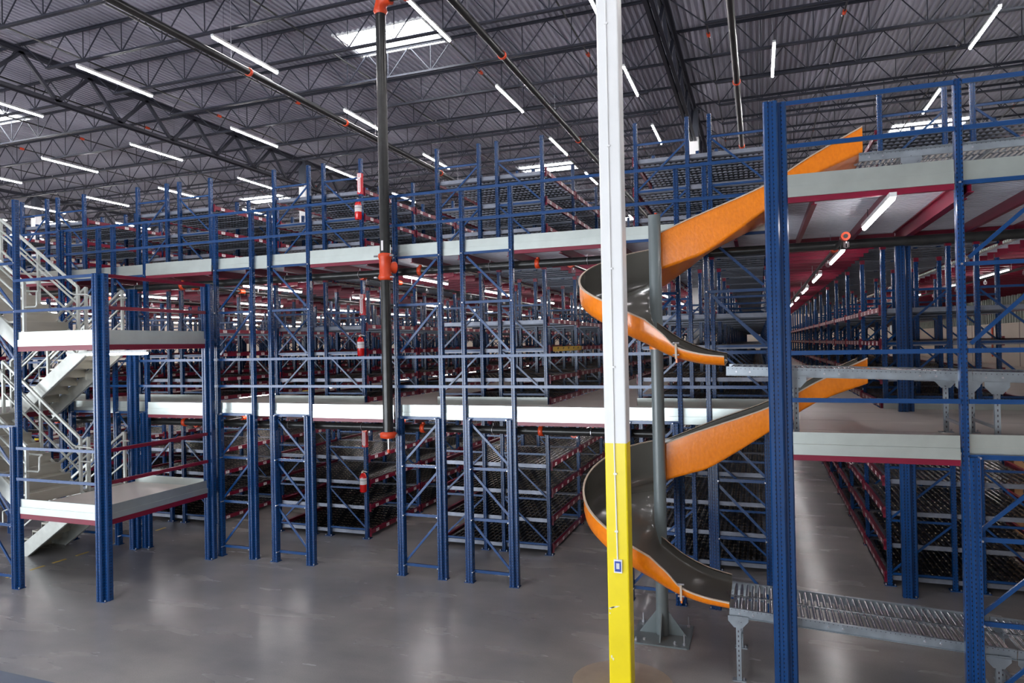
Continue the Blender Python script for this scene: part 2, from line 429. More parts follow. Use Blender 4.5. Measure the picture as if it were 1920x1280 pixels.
b = MB(); b.tube([(0, 0, 10.25), (0, 0, 10.3), (0, 0, 10.38), (0.03, 0, 10.47), (.12, 0, 10.52), (.2, 0, 10.53)], [.1, .13, .11, .12, .12, .13], M_orange, 14); b.build('elbow', t)
b = MB(); b.tube([(.2, 0, 10.53), (1.15, 0, 10.53)], .08, M_pipe, 14); b.tube([(.48, 0, 10.53), (.66, 0, 10.53)], .12, M_orange, 14); b.build('header_pipe', t)
# horizontal mains below each deck, behind the front frames
for z, lb in ((5.62, 'long black sprinkler pipe slung under the upper deck edge'), (2.69, 'long black sprinkler pipe slung under the middle deck edge')):
    t = thing('deck_sprinkler_pipe', lb, 'pipe', (0, 11.42, z), 'sprinkler pipes under the deck edges')
    b = MB(); b.tube([(-16, 0, 0), (8.5, 0, 0)], .07, M_pipe, 12); b.build('pipe', t)
    for x in (-11.6, -5.9, -3.6, .35, 3.6):
        b = MB(); coupling(b, (x, 0, 0), (1, 0, 0), .07); b.tube([(x, 0, .05), (x, 0, .11)], .03, M_orange, 8); b.build('coupling', t)
    for x in (-12.9, -8.9, -7.2, -4.5, -2.7, 1.2, 5):
        b = MB(); b.tube([(x + .08 * math.sin(a), 0, .08 * math.cos(a)) if False else (x, .08 * math.sin(a), .08 * math.cos(a)) for a in [k * PI / 5 for k in range(11)]], .006, M_bolt, 5); b.tube([(x, 0, .08), (x, 0, .12)], .006, M_bolt, 5); b.build('pipe_hanger', t)

# ------------------------------------------------------------------ slotted posts
def omega(w, d):
    """open channel profile with a centre groove on the -y face"""
    a, c = w / 2, d / 2
    return [(-a, c), (-a, -c * .55), (-a * .8, -c), (-a * .28, -c), (-a * .18, -c * .7), (a * .18, -c * .7), (a * .28, -c), (a * .8, -c), (a, -c * .55), (a, c)]
_pm = {}
def post_mesh(w, d, z0, z1):
    k = (w, d, z0, z1)
    if k not in _pm:
        b = MB(); b.prism(omega(w, d), z0, z1, M_bluep); _pm[k] = b.mesh('post')
    return _pm[k]
def foot_mesh():
    b = MB(); b.box(-.09, .09, -.07, .07, 0, .012, M_blue)
    for x in (-.07, .07): b.tube([(x, -.045, .012), (x, -.045, .035)], .012, M_bolt, 6)
    return b.mesh('foot_plate')
FOOT = foot_mesh()
def brace(zs, sense, w):
    """horizontals at zs, a diagonal in every panel, between x=0 and x=w"""
    b = MB()
    for i, z in enumerate(zs):
        b.bar((0, 0, z), (w, 0, z), .03, .045, M_blue)
        for x in (.01, w - .01): b.tube([(x, -.04, z), (x, -.02, z)], .014, M_bolt, 6)
    return b
def front_frame(xa, xb, sense, y, label, top=7.03, zbase=0, heavy=True, group='blue upright frames of the front row'):
    t = thing('upright_frame', label, 'rack frame', (xa, y, zbase), group)
    w = xb - xa
    for x, s_ in ((0, 1), (w, -1)):
        place('post', post_mesh(.078, .085, 0, top - zbase), t, (x, 0, 0))
        if zbase == 0:
            rp = place('reinforcing_post', post_mesh(.1, .11, 0, 2.9), t, (x + s_ * .075, -.035, 0))
            place('foot_plate', FOOT, rp, (-s_ * .035, .025, 0))
    zz = [.2, 1.12, 2.02, 2.9] if zbase == 0 else [.2]
    for z in zz:
        b = MB(); b.bar((.04, 0, z), (w - .04, 0, z), .03, .05, M_blue)
        hb = b.build('horizontal_brace', t)
        for x in (.12, w - .12):
            b = MB(); b.tube([(x, -.1, z), (x, -.02, z)], .011, M_bolt, 6); b.build('bolt', hb)
    for z in (4.98, 5.86):
        b = MB(); b.bar((.04, 0, z), (w - .04, 0, z), .03, .045, M_blue)
        for x in (0.0, w): b.tube([(x, -.055, z), (x, -.04, z)], .012, M_bolt, 6)
        b.build('horizontal_brace', t)
    for za, zb in ((.22, 1.08), (1.16, 1.98), (2.06, 2.84), (4.12, 4.93), (5.05, 5.8)):
        b = MB()
        if sense > 0: b.bar((.08, .015, za), (w - .08, .015, zb), .025, .04, M_blue)
        else: b.bar((.08, .015, zb), (w - .08, .015, za), .025, .04, M_blue)
        b.build('diagonal_brace', t)
    return t
names = {-7: 'seventh', -6: 'sixth', -5: 'fifth'}
wh = {0: 'behind the orange slide', -1: 'right of the riser pipe', -2: 'left of the riser pipe', -3: 'behind the stair landings', -4: 'beyond the stairs', -5: 'far left beyond the stairs'}
for k in range(-5, 1):
    R = RX(k)
    for j, (xa, xb, s_) in enumerate(frames_of(R)):
        front_frame(xa + .02, xb - .02, s_, YF + .06, '%s blue upright frame of the pair %s' % (('left', 'right')[j], wh[k]))
for j, (xa, xb, s_) in enumerate([(2.08, 3.05, 1), (3.42, 4.38, -1)]):
    front_frame(xa, xb, s_, 8.6, '%s blue upright frame of the pair at the right edge, near the conveyors' % ('left', 'right')[j], top=6.98)
def heavy_post(label, x, y, z0, z1, w=.2, d=.19, foot=True):
    t = thing('steel_post', label, 'post', (x, y, z0), 'heavy blue posts')
    place('front_channel', post_mesh(w * .62, d * .5, 0, z1 - z0), t, (-w * .19, -d * .25, 0))
    place('back_channel', post_mesh(w * .62, d * .5, 0, z1 - z0 - .002), t, (w * .19, d * .1, 0))
    b = MB(); b.box(-w * .2, w * .2, -d * .1, d * .45, 0, z1 - z0 - .02, M_blue); b.build('core', t)
    if foot: place('foot_plate', FOOT, t, (0, -.02, 0))
    return t
heavy_post('wide blue slotted post in front of the orange slide, right of the white column', .235, 8.6, 0, 6.98, .26, .2)
heavy_post('wide blue post standing free behind the conveyors on the right', 2.24, 12.6, 0, 5.68, .24, .2)
heavy_post('blue corner post of the stair landings nearest the camera', -10.52, 8.58, 0, 5.56, .2, .2)
heavy_post('blue post carrying the rear right corner of the stair landings', -10.5, 10.95, 0, 5.56, .18, .18)
heavy_post('blue post at the rear left corner of the stair landings', -12.64, 11.05, 0, 5.56, .18, .18)
t = front_frame(-13.5, -12.58, -1, 8.58, 'blue upright frame at the left edge of the picture beside the stair landings', top=7.0)

# ------------------------------------------------------------------ decks
def deck_panel(name, label, x0, x1, y0, y1, D, cross='x', group=None, joists=True, pitch=.62):
    t = thing(name, label, 'deck', (x0, y0, D), group)
    w, l = x1 - x0, y1 - y0
    b = MB(); b.box(0, w, 0, l, -.03, 0, M_deck)
    yy = 1.22
    while yy < l: b.box(0, w, yy, yy + .004, 0, .0006, M_ink); yy += 1.22
    b.build('deck_board', t)
    b = MB(); n = int(l / .1)                # ribs run across
    vs = []; fs = []
    for i in range(n + 1):
        y = min(l, i * .1)
        for yo, z in ((0, -.06), (.045, -.06), (.06, -.035), (.09, -.035)):
            yq = min(l, y + yo); vs += [(0, yq, z), (w, yq, z)]
    for i in range(len(vs) // 2 - 1): fs.append((2 * i, 2 * i + 2, 2 * i + 3, 2 * i + 1))
    b.add(vs, fs, M_rib); b.build('ribbed_underside', t)
    if joists:
        b = MB(); p = .3
        if cross == 'x':
            while p < l - .05:
                b.box(0, w, p, p + .012, -.2, -.062, M_burg); b.box(0, w, p - .02, p + .03, -.205, -.195, M_burg); p += pitch
        else:
            while p < w - .05:
                b.box(p, p + .012, 0, l, -.2, -.062, M_burg); b.box(p - .025, p + .035, 0, l, -.21, -.2, M_burg); p += pitch
        b.build('joists', t)
    return t
def kick(x0, y0, x1, y1, D, label, beam=True, out=-1):
    """edge plate with folded lip from (x0,y0) to (x1,y1); out = outward normal sign"""
    t = thing('edge_plate', label, 'edge plate', (x0, y0, D), 'galvanised deck edge plates')
    L = math.hypot(x1 - x0, y1 - y0); t.rotation_euler.z = math.atan2(y1 - y0, x1 - x0)
    a = MB(); a.box(0, L, out * .02 - .003, out * .02 + .003, 0.0, .135, M_kick)
    a.box(0, L, min(out * .03, 0), max(out * .03, 0), -.125, -.002, M_kick); a.build('toe_board', t)
    if beam:
        a = MB(); a.box(0, L, 0, .105, -.03, -.006, M_kick); a.build('ledge', t)
        a = MB(); a.box(0, L, min(out * .025, -out * .03), max(out * .025, -out * .03), -.19, -.127, M_burg); a.build('edge_beam', t)
    return t
for D, dn in ((D1, 'middle'), (D2, 'upper')):
    deck_panel('walkway_deck', 'pale %s walkway deck along the front of the racks' % dn, -23.4, .30, YF + .12, YR + .0, D, 'y', 'walkway decks', pitch=.95)
    deck_panel('walkway_deck', 'pale %s deck area at the right carrying the conveyor' % dn, .34, 8.4, 8.66, YR - .0, D, 'y', 'walkway decks', pitch=.78)
    for k in range(-6, 2):
        xa = RX(k - 1) + .085; xb = (RX(k) - 2.33) - .085 if k < 1 else 1.945
        nm = {1: 'beside the rightmost rack', 0: 'behind the orange slide', -1: 'right of the riser pipe', -2: 'left of the riser pipe'}.get(k, '%s from the right' % ORD[1 - k])
        deck_panel('aisle_deck', 'pale %s aisle deck running between racks, %s' % (dn, nm), xa, xb, YR + .01, YR + 16 * BAY, D, 'x', '%s aisle decks' % dn)
    deck_panel('aisle_deck', 'pale %s aisle deck between the rightmost rack and the wall' % dn, 4.47, 9.44, YR + .01, YR + 16 * BAY, D, 'x', '%s aisle decks' % dn)
    # front edge plates between the frames
    for k in range(-5, 1):
        R = RX(k); fr = frames_of(R); prev = RX(k - 1)
        kick(prev + .06, YF + .02, fr[0][0] - .03, YF + .02, D, 'galvanised %s deck edge plate over the aisle %s' % (dn, {0: 'behind the white column', -1: 'right of the riser pipe', -2: 'left of the riser pipe'}.get(k, 'number %d from the right' % (1 - k))))
        kick(fr[0][0] + .02, YF + .12, fr[1][1], YF + .12, D, 'galvanised %s deck edge plate behind the frame pair %s' % (dn, wh[k]), beam=False)
    kick(.36, 8.55, 2.02, 8.55, D, 'galvanised edge plate of the %s deck at the right between two blue posts' % dn)
    kick(2.1, 8.68, 8.4, 8.68, D, 'galvanised edge plate of the %s deck behind the right-hand frame' % dn, beam=False)
    kick(.32, 9.9, .32, 8.75, D, 'short galvanised %s deck edge plate beside the orange slide' % dn, out=-1)
    # plates at the rack ends
    for k in range(-5, 2):
        R = RX(k)
        t = thing('toe_plate', 'grey toe plate on the %s deck, %s' % (dn, RKN[k]), 'toe plate', (R - 2.38, YR - .08, D), 'toe plates at the rack ends')
        b = MB(); b.box(0, 2.42, 0, .012, 0, .15, M_kick); b.build('plate', t)
    # main beam from right post back to the free post
b = MB(); b.box(2.13, 2.15, 8.75, 12.5, D2 - .26, D2 - .07, M_burg); b.box(2.09, 2.19, 8.75, 12.5, D2 - .08, D2 - .065, M_burg); b.box(2.09, 2.19, 8.75, 12.5, D2 - .27, D2 - .255, M_burg)
tag(b.build('deck_beam'), 'burgundy beam from the right post back to the free standing post', 'beam', 'burgundy deck beams')
for x0, x1, lb in ((.36, 2.12, 'burgundy cross beam under the upper right deck, left of the free post'), (2.36, 8.3, 'burgundy cross beam under the upper right deck, right of the free post')):
    b = MB(); b.box(x0, x1, 12.56, 12.62, D2 - .23, D2 - .07, M_burg); b.box(x0, x0 + .02, 12.53, 12.65, D2 - .25, D2 - .07, M_burg)
    tag(b.build('deck_beam'), lb, 'beam', 'burgundy deck beams')

# ------------------------------------------------------------------ guard rails
def rail(p, q, label, mt=M_blue, w=.03, h=.05):
    b = MB(); p = Vector(p); q = Vector(q)
    b.bar((0, 0, 0), q - p, w, h, mt)
    o = b.build('guard_rail', None, p); tag(o, label, 'rail', 'guard rails along the decks'); return o
for D, dn in ((D1, 'middle'), (D2, 'upper')):
    for h_, hn in ((.48, 'lower'), (1.02, 'upper')):
        rail((-19, YF + .0, D + h_), (.12, YF + .0, D + h_), 'long blue %s guard rail in front of the %s deck' % (hn, dn))
for z, lb in ((3.5, 'blue lower guard rail of the middle deck in front of the conveyor'), (4.045, 'blue upper guard rail of the middle deck in front of the conveyor'), (6.44, 'blue lower guard rail on the upper right deck'), (6.94, 'blue top guard rail on the upper right deck')):
    rail((.36, 8.56, z), (2.04, 8.56, z), lb + ', left part'); rail((2.12, 8.56, z), (8.2, 8.56, z), lb + ', right part')
# stair landings rails
for z, zn in ((1.45, 'lower'), (4.45, 'upper')):
    for h_, hn in ((.53, 'low'), (1.08, 'high')):
        rail((-12.55, 8.52, z + h_), (-10.62, 8.52, z + h_), 'blue %s rail across the front of the %s stair landing' % (hn, zn))
        rail((-10.5, 8.7, z + h_), (-10.5, 10.88, z + h_), 'burgundy %s rail along the side of the %s stair landing' % (hn, zn), M_burg, .05, .06)

# ------------------------------------------------------------------ flow racks
ZL = {0: (.12, .67, 1.22, 1.76), 1: (.05, .5, 1.1, 1.67), 2: (.06, .57, 1.12, 1.7)}
ZB = (0, D1, D2)
W_ = 2.33
def bed_mesh():
    """one roller bed: galvanised tracks along x with black wheels, end rails"""
    b = MB(); L = BAY - .1
    for y in (0.0, L - .03): b.box(.02, W_ - .02, y, y + .03, -.045, .03, M_galvd)
    n = 10; st = (L - .1) / n
    for i in range(n):
        y = .05 + (i + .5) * st
        b.box(.03, W_ - .03, y - .045, y + .045, -.034, -.027, M_galvd)
        b.box(.03, W_ - .03, y - .045, y - .041, -.034, .0, M_galvd); b.box(.03, W_ - .03, y + .041, y + .045, -.034, .0, M_galvd)
        m_ = 22; sx = (W_ - .12) / m_
        for j in range(m_):
            x = .06 + (j + .5) * sx; r = .026; yy0, yy1 = y - .107, y + .107
            prof = [(x + r * math.cos(a), -.002 + r * math.sin(a)) for a in [k * PI / 3 for k in range(6)]]
            vs = [(px, yy0, pz) for px, pz in prof] + [(px, yy1, pz) for px, pz in prof]
            b.add(vs, [(k, k + 6, (k + 1) % 6 + 6, (k + 1) % 6) for k in range(6)] + [(0, 1, 2, 3, 4, 5), (11, 10, 9, 8, 7, 6)], M_wheel, False)
            if (j * 7 + i * 3) % 4: b.box(x - .03, x + .03, y + .1075, y + .115, .0, .022, M_axle)
    return b.mesh('roller_bed')
def bed_low():
    b = MB(); L = BAY - .1
    for y in (0.0, L - .03): b.box(.02, W_ - .02, y, y + .03, -.045, .03, M_galvd)
    for i in range(10):
        y = .05 + (i + .5) * (L - .1) / 10
        b.box(.03, W_ - .03, y - .045, y + .045, -.034, -.027, M_galvd)
        for j in range(14):
            x = .08 + j * .16; b.box(x, x + .1, y - .107, y + .107, -.026, .024, M_wheel)
    return b
def label_beam(left):
    b = MB(); L = BAY - .09
    x = 0 if not left else 0
    s_ = 1 if not left else -1
    b.box(min(0, s_ * .03), max(0, s_ * .03), 0, L, -.035, .05, M_burg)
    b.box(min(0, -s_ * .03), max(0, -s_ * .03), 0, L, .04, .05, M_burg)
    for yv in (-.0, L - .03): b.box(min(0, s_ * .036), max(0, s_ * .036), yv, yv + .03, -.09, .09, M_burg)
    for i in range(5):
        y = .22 + i * .45
        xo = s_ * .0315
        b.box(min(xo, xo - s_ * .001), max(xo, xo - s_ * .001), y, y + .125, -.027, .037, M_white)
        b.box(min(xo + s_ * .0006, xo), max(xo + s_ * .0006, xo), y + .03, y + .09, .008, .018, M_ink)
    return b
BED = bed_mesh(); BEAMR = label_beam(False).mesh('label_beam'); BEAML = label_beam(True).mesh('back_beam')
def rack_brace(sense, w, zs):
    b = MB()
    for z in zs: b.bar((0, 0, z), (w, 0, z), .025, .04, M_blue)
    for a, c in zip(zs[:-1], zs[1:]):
        if sense > 0: b.bar((.03, .01, a + .03), (w - .03, .01, c - .03), .02, .035, M_blue)
        else: b.bar((.03, .01, c - .03), (w - .03, .01, a + .03), .02, .035, M_blue)
    return b
RB = {s_: rack_brace(s_, .97, (.2, 1.1, 2.0)).mesh('frame_bracing') for s_ in (1, -1)}
NEAR = 8; NB = 16
RP = {lv: post_mesh(.078, .08, 0, h_) for lv, h_ in ((0, 2.8), (1, 2.78), (2, 2.42))}
CAP = MB(); CAP.box(-.043, .043, -.045, .045, .02, .1, M_burg); CAP = CAP.mesh('post_cap')
XP = (-2.33, -1.37, -.97, 0)
def far_bay(lv):
    b = MB(); lo = bed_low()
    for z in ZL[lv]:
        o = len(b.v); 
        for mt in lo.mats: b.m(mt)
        b.v += [(x - 2.33, y + .05, zz + z) for x, y, zz in lo.v]; b.f += [tuple(i + o for i in f) for f in lo.f]
        b.mi += [b.m(lo.mats[i]) for i in lo.mi]; b.sm += lo.sm
        for s_, left in ((1, False), (-1, True)):
            q = label_beam(left); o = len(b.v); xo = 0.04 if not left else -2.37
            for mt in q.mats: b.m(mt)
            b.v += [(x + xo, y + .045, zz + z) for x, y, zz in q.v]; b.f += [tuple(i + o for i in f) for f in q.f]
            b.mi += [b.m(q.mats[i]) for i in q.mi]; b.sm += q.sm
    h_ = (2.8, 2.78, 2.42)[lv]
    for x in XP: b.box(x - .039, x + .039, BAY - .04, BAY + .04, 0, h_, M_blue)
    for xa, s_ in ((-2.33, 1), (-.97, -1)):
        q = rack_brace(s_, .97, (.2, 1.1, 2.0)); o = len(b.v)
        b.v += [(x + xa, y + BAY, zz) for x, y, zz in q.v]; b.f += [tuple(i + o for i in f) for f in q.f]; b.mi += [b.m(M_blue)] * len(q.f); b.sm += q.sm
    return b.mesh('rack_bay')
FB = [far_bay(lv) for lv in range(3)]
LVN = ('on the concrete floor', 'on the middle deck', 'on the top deck')
for lv in range(3):
    proto = None
    for k in KS:
        R = RX(k)
        lab = 'carton flow rack, %s, %s' % (RKN[k], LVN[lv])
        grp = 'carton flow racks %s' % LVN[lv]
        if proto is not None:
            c = copy_tree(proto); c.location = (R, YR, ZB[lv]); c['label'] = lab; continue
        t = thing('flow_rack', lab, 'rack', (R, YR, ZB[lv]), grp)
        for i in range(NEAR + 1):
            y = i * BAY
            for x in XP:
                po = place('post', RP[lv], t, (x, y, 0))
                if lv == 0: place('foot_plate', FOOT, po, (0, 0, 0))
                if lv < 2: place('post_cap', CAP, po, (0, 0, (2.7, 2.68)[lv]))
            place('frame_bracing', RB[1], t, (-2.33, y, 0)); place('frame_bracing', RB[-1], t, (-.97, y, 0))
            if i < NEAR:
                for z in ZL[lv]:
                    place('roller_bed', BED, t, (-2.33, y + .05, z))
                    place('label_beam', BEAMR, t, (.04, y + .045, z)); place('back_beam', BEAML, t, (-2.37, y + .045, z))
        for i in range(NEAR, NB): place('rack_bay', FB[lv], t, (0, i * BAY, 0))
        proto = t

# ------------------------------------------------------------------ lights and pipes in the aisles
aisles = [(RX(k) + 1.2, k) for k in range(-7, 1)] + [(5.45, 1)]
HD = MB(); HD.tube([(0, 0, 0), (0, 0, -.05)], .012, M_bolt, 6)
for a in range(6):
    c, s_ = math.cos(a * PI / 3), math.sin(a * PI / 3); HD.tube([(c * .03, s_ * .03, -.03), (c * .035, s_ * .035, -.1), (0, 0, -.115)], .003, M_bolt, 4)
HD = HD.mesh('sprinkler_head')
for D, dn in ((D1, 'middle'), (D2, 'upper')):
    for x, k in aisles:
        an = {1: 'along the right wall', 0: 'in the right aisle', -1: 'in the aisle behind the white column', -2: 'in the aisle left of the riser pipe'}.get(k, 'in aisle %d from the right' % (1 - k))
        y = (8.3 if D == D2 else 10.2) if k == 0 else (14.1 if k == 1 else 12.8)
        i = 0
        while y < 50:
            i += 1
            lamp(AL, (x, y if k == 0 or True else y, D - .266), 'LED strip under the %s deck %s, %s one' % (dn, an, ORD[i - 1]), 'strip lights under the %s deck' % dn)
            y += 4.55
        t = thing('aisle_sprinkler_pipe', 'black sprinkler pipe %s under the %s deck' % (an, dn), 'pipe', (x - .25, 10.3 if k == 0 else 11.6, D - .38), 'sprinkler pipes in the aisles')
        b = MB()
        for yy in range(2, 34, 4): b.tube([(0, yy, .03), (0, yy, .33)], .005, M_bolt, 4)
        b.build('hanger_rod', t)
        b = MB(); b.tube([(0, 0, 0), (0, 34, 0)], .03, M_pipe, 8); b.build('pipe', t)
        b = MB(); b.tube([(0, -.05, 0), (0, .06, 0)], .06, M_orange, 10); b.tube([(0, -.06, 0), (0, -.05, 0)], .03, M_black, 8); b.build('coupling', t)
        b = MB(); b.tube([(0, 1.35, 0), (0, 1.5, 0)], .055, M_orange, 10); b.build('coupling', t)
        for j in range(8): place('sprinkler_head', HD, t, (.02, .1 + j * 2.6, -.03))
lamp(AL, (-11.05, 10.0, 4.19), 'bright LED strip fixed under the upper stair landing', 'strip lights under the stair landings').rotation_euler.z = PI / 2

# ------------------------------------------------------------------ stairs
def landing(z, label):
    t = thing('stair_landing', label, 'landing', (-12.6, 8.6, z))
    b = MB(); b.box(0, 2.08, 0, 2.4, -.03, 0, M_deck); b.build('deck_board', t)
    b = MB(); b.box(.05, 2.05, -.03, -.005, -.1, .16, M_kick); b.box(.05, 2.05, -.045, -.03, -.1, .02, M_kick); b.build('front_toe_board', t)
    b = MB(); b.box(2.09, 2.1, .08, 2.34, 0, .15, M_kick); b.box(2.09, 2.115, .08, 2.34, -.1, 0, M_kick); b.build('side_toe_board', t)
    b = MB(); b.box(0.05, 2.05, 2.38, 2.4, 0, .15, M_kick); b.build('rear_toe_board', t)
    b = MB(); b.box(.05, 2.05, -.04, .02, -.19, -.1, M_burg); b.box(2.06, 2.11, .08, 2.34, -.19, -.1, M_burg); b.box(0, .05, .05, 2.38, -.16, -.03, M_burg); b.box(.05, 2.05, 2.3, 2.36, -.19, -.06, M_burg); b.build('edge_beam', t)
    return t
landing(1.45, 'lower stair landing with pale board and galvanised edge'); landing(4.45, 'upper stair landing with pale board and galvanised edge')
def flight(x0, z0, x1, z1, ya, yb, label, steps=8, loops=True):
    """treads from (x0,z0) low end to (x1,z1) high end, between ya and yb"""
    t = thing('stair_flight', label, 'stairs', (x0, ya, z0), 'stair flights')
    dx, dz, w = x1 - x0, z1 - z0, yb - ya; s_ = 1 if dx > 0 else -1
    L = math.hypot(dx, dz)
    for y in (0, w):
        b = MB(); b.bar((-.0 * s_, y, -.12), (dx, y, dz - .12), .05 if False else .03, .27, M_rail2, up=(0, 0, 1))
        for q in (-.135, .135):
            nz = Vector((-dz, 0, dx)).normalized() * (1 if dx > 0 else -1)
            b.bar(Vector((0, y, -.12)) + nz * q + Vector((0, .02 if y == 0 else -.02, 0)), Vector((dx, y, dz - .12)) + nz * q + Vector((0, .02 if y == 0 else -.02, 0)), .06, .012, M_rail2)
        b.build('stringer', t)
    for i in range(steps):
        xa = dx * i / steps; za = dz * (i + 1) / steps
        b = MB(); xx = sorted((xa, xa + dx / steps * 1.06)); b.box(xx[0], xx[1], .02, w - .02, za - .035, za, M_tread)
        xq = sorted((xa, xa + s_ * .012)); b.box(xq[0], xq[1], .02, w - .02, za - dz / steps, za - .03, M_tread)
        xn = sorted((xa - s_ * .001, xa + s_ * .03)); b.box(xn[0], xn[1], .02, w - .02, za, za + .003, M_rail2); b.build('tread', t)
    for y in (0.02, w - .02):
        b = MB()
        b.bar((0, y, 1.07), (dx, y, dz + 1.07), .045, .045, M_rail2); b.build('top_rail', t)
        for h_ in (.42, .74):
            b = MB(); b.bar((0, y, h_), (dx, y, dz + h_), .03, .03, M_rail2); b.build('mid_rail', t)
        for f in (0, .5, 1):
            b = MB(); b.box(dx * f - .025, dx * f + .025, y - .025, y + .025, dz * f - .1, dz * f + 1.08, M_rail2); b.build('baluster', t)
        o_ = .07 if y < w / 2 else -.07
        b = MB(); yy = y + o_
        b.tube([(-.0 - s_ * .0, y, .62), (-s_ * .30, y, .62), (-s_ * .33, y, .65), (-s_ * .33, y, .88), (-s_ * .3, yy, .91), (0, yy, .92), (s_ * .1, yy, .95), (dx, yy, dz + .9), (dx + s_ * .2, yy, dz + .9)], .017, M_rail2, 8); b.build('handrail', t)
    return t
S0, S1 = -12.66, -14.85
flight(S0, 4.45, S1, D2, 8.75, 9.85, 'top galvanised stair flight rising left from the upper landing')
flight(S1, D1, S0, 4.45, 9.98, 10.85, 'galvanised stair flight seen from below rising right to the upper landing')
flight(S0, 1.45, S1, D1, 8.75, 9.85, 'galvanised stair flight rising left from the lower landing')
flight(S1, 0, S0, 1.45, 9.98, 10.85, 'lowest galvanised stair flight rising from the floor under the lower landing')
for D, dn in ((D1, 'middle'), (D2, 'top')):
    t = thing('stair_landing', 'galvanised landing at the head of the stairs joining the %s deck' % dn, 'landing', (-16.6, 8.6, D))
    b = MB(); b.box(0, 1.74, 0, 2.5, -.04, 0, M_deck); b.build('deck_board', t)
    b = MB(); b.box(0, 1.74, -.03, 0, -.15, .14, M_kick); b.box(1.70, 1.73, .02, 2.5, -.15, -.04, M_burg); b.build('edge_beam', t)
heavy_post('blue post carrying the stair head, left of the picture edge', -16.5, 8.7, 0, 7, .18, .18)
heavy_post('blue post at the stair head behind the flights', -14.8, 11.1, 0, 7, .1, .1)

# ------------------------------------------------------------------ spiral chute
PX, PY, PR = -1.37, 9.96, .088
def lerp_tab(tab, u):
    for (a, *va), (c, *vc) in zip(tab[:-1], tab[1:]):
        if (a - u) * (c - u) <= 0 and a != c:
            f = (u - a) / (c - a); return [p + (q - p) * f for p, q in zip(va, vc)]
    return list(tab[-1][1:])
# X, innerTop, innerBot, outerBot, outerTop
TA = [(1.35, 6.99, 6.66, 6.64, 6.96), (.72, 6.67, 6.4, 6.36, 6.66), (.15, 6.34, 6.01, 5.97, 6.34), (-.62, 6.05, 5.5, 5.6, 6.04), (-.95, 5.93, 5.37, 5.37, 5.9), (-1.37, 5.76, 5.24, 5.09, 5.72)]
TB = [(90, 5.3, 5.24, 5.09, 5.72), (120, 5.14, 5.08, 4.99, 5.62), (150, 4.98, 4.92, 4.88, 5.44), (180, 4.82, 4.76, 4.77, 5.22), (210, 4.68, 4.62, 4.62, 4.98), (240, 4.56, 4.5, 4.42, 4.76), (270, 4.5, 4.36, 4.19, 4.5)]
TC = [(-1.37, 4.5, 4.36, 4.19, 4.5), (-1.15, 4.33, 4.2, 4.07, 4.31), (-.98, 4.22, 4.1, 4.0, 4.14), (-.7, 4.1, 3.98, 3.93, 4.05), (-.4, 4.03, 3.92, 3.9, 4.01)]
def smooth_tab(tab, n):
    """Catmull-Rom through the table rows"""
    out = []
    m_ = len(tab)
    for i in range(m_ - 1):
        p0, p1, p2, p3 = tab[max(i - 1, 0)], tab[i], tab[i + 1], tab[min(i + 2, m_ - 1)]
        for j in range(n):
            t = j / n
            out.append(tuple(.5 * (2 * b_ + (-a_ + c_) * t + (2 * a_ - 5 * b_ + 4 * c_ - d_) * t * t + (-a_ + 3 * b_ - 3 * c_ + d_) * t ** 3) for a_, b_, c_, d_ in zip(p0, p1, p2, p3)))
    out.append(tab[-1]); return out
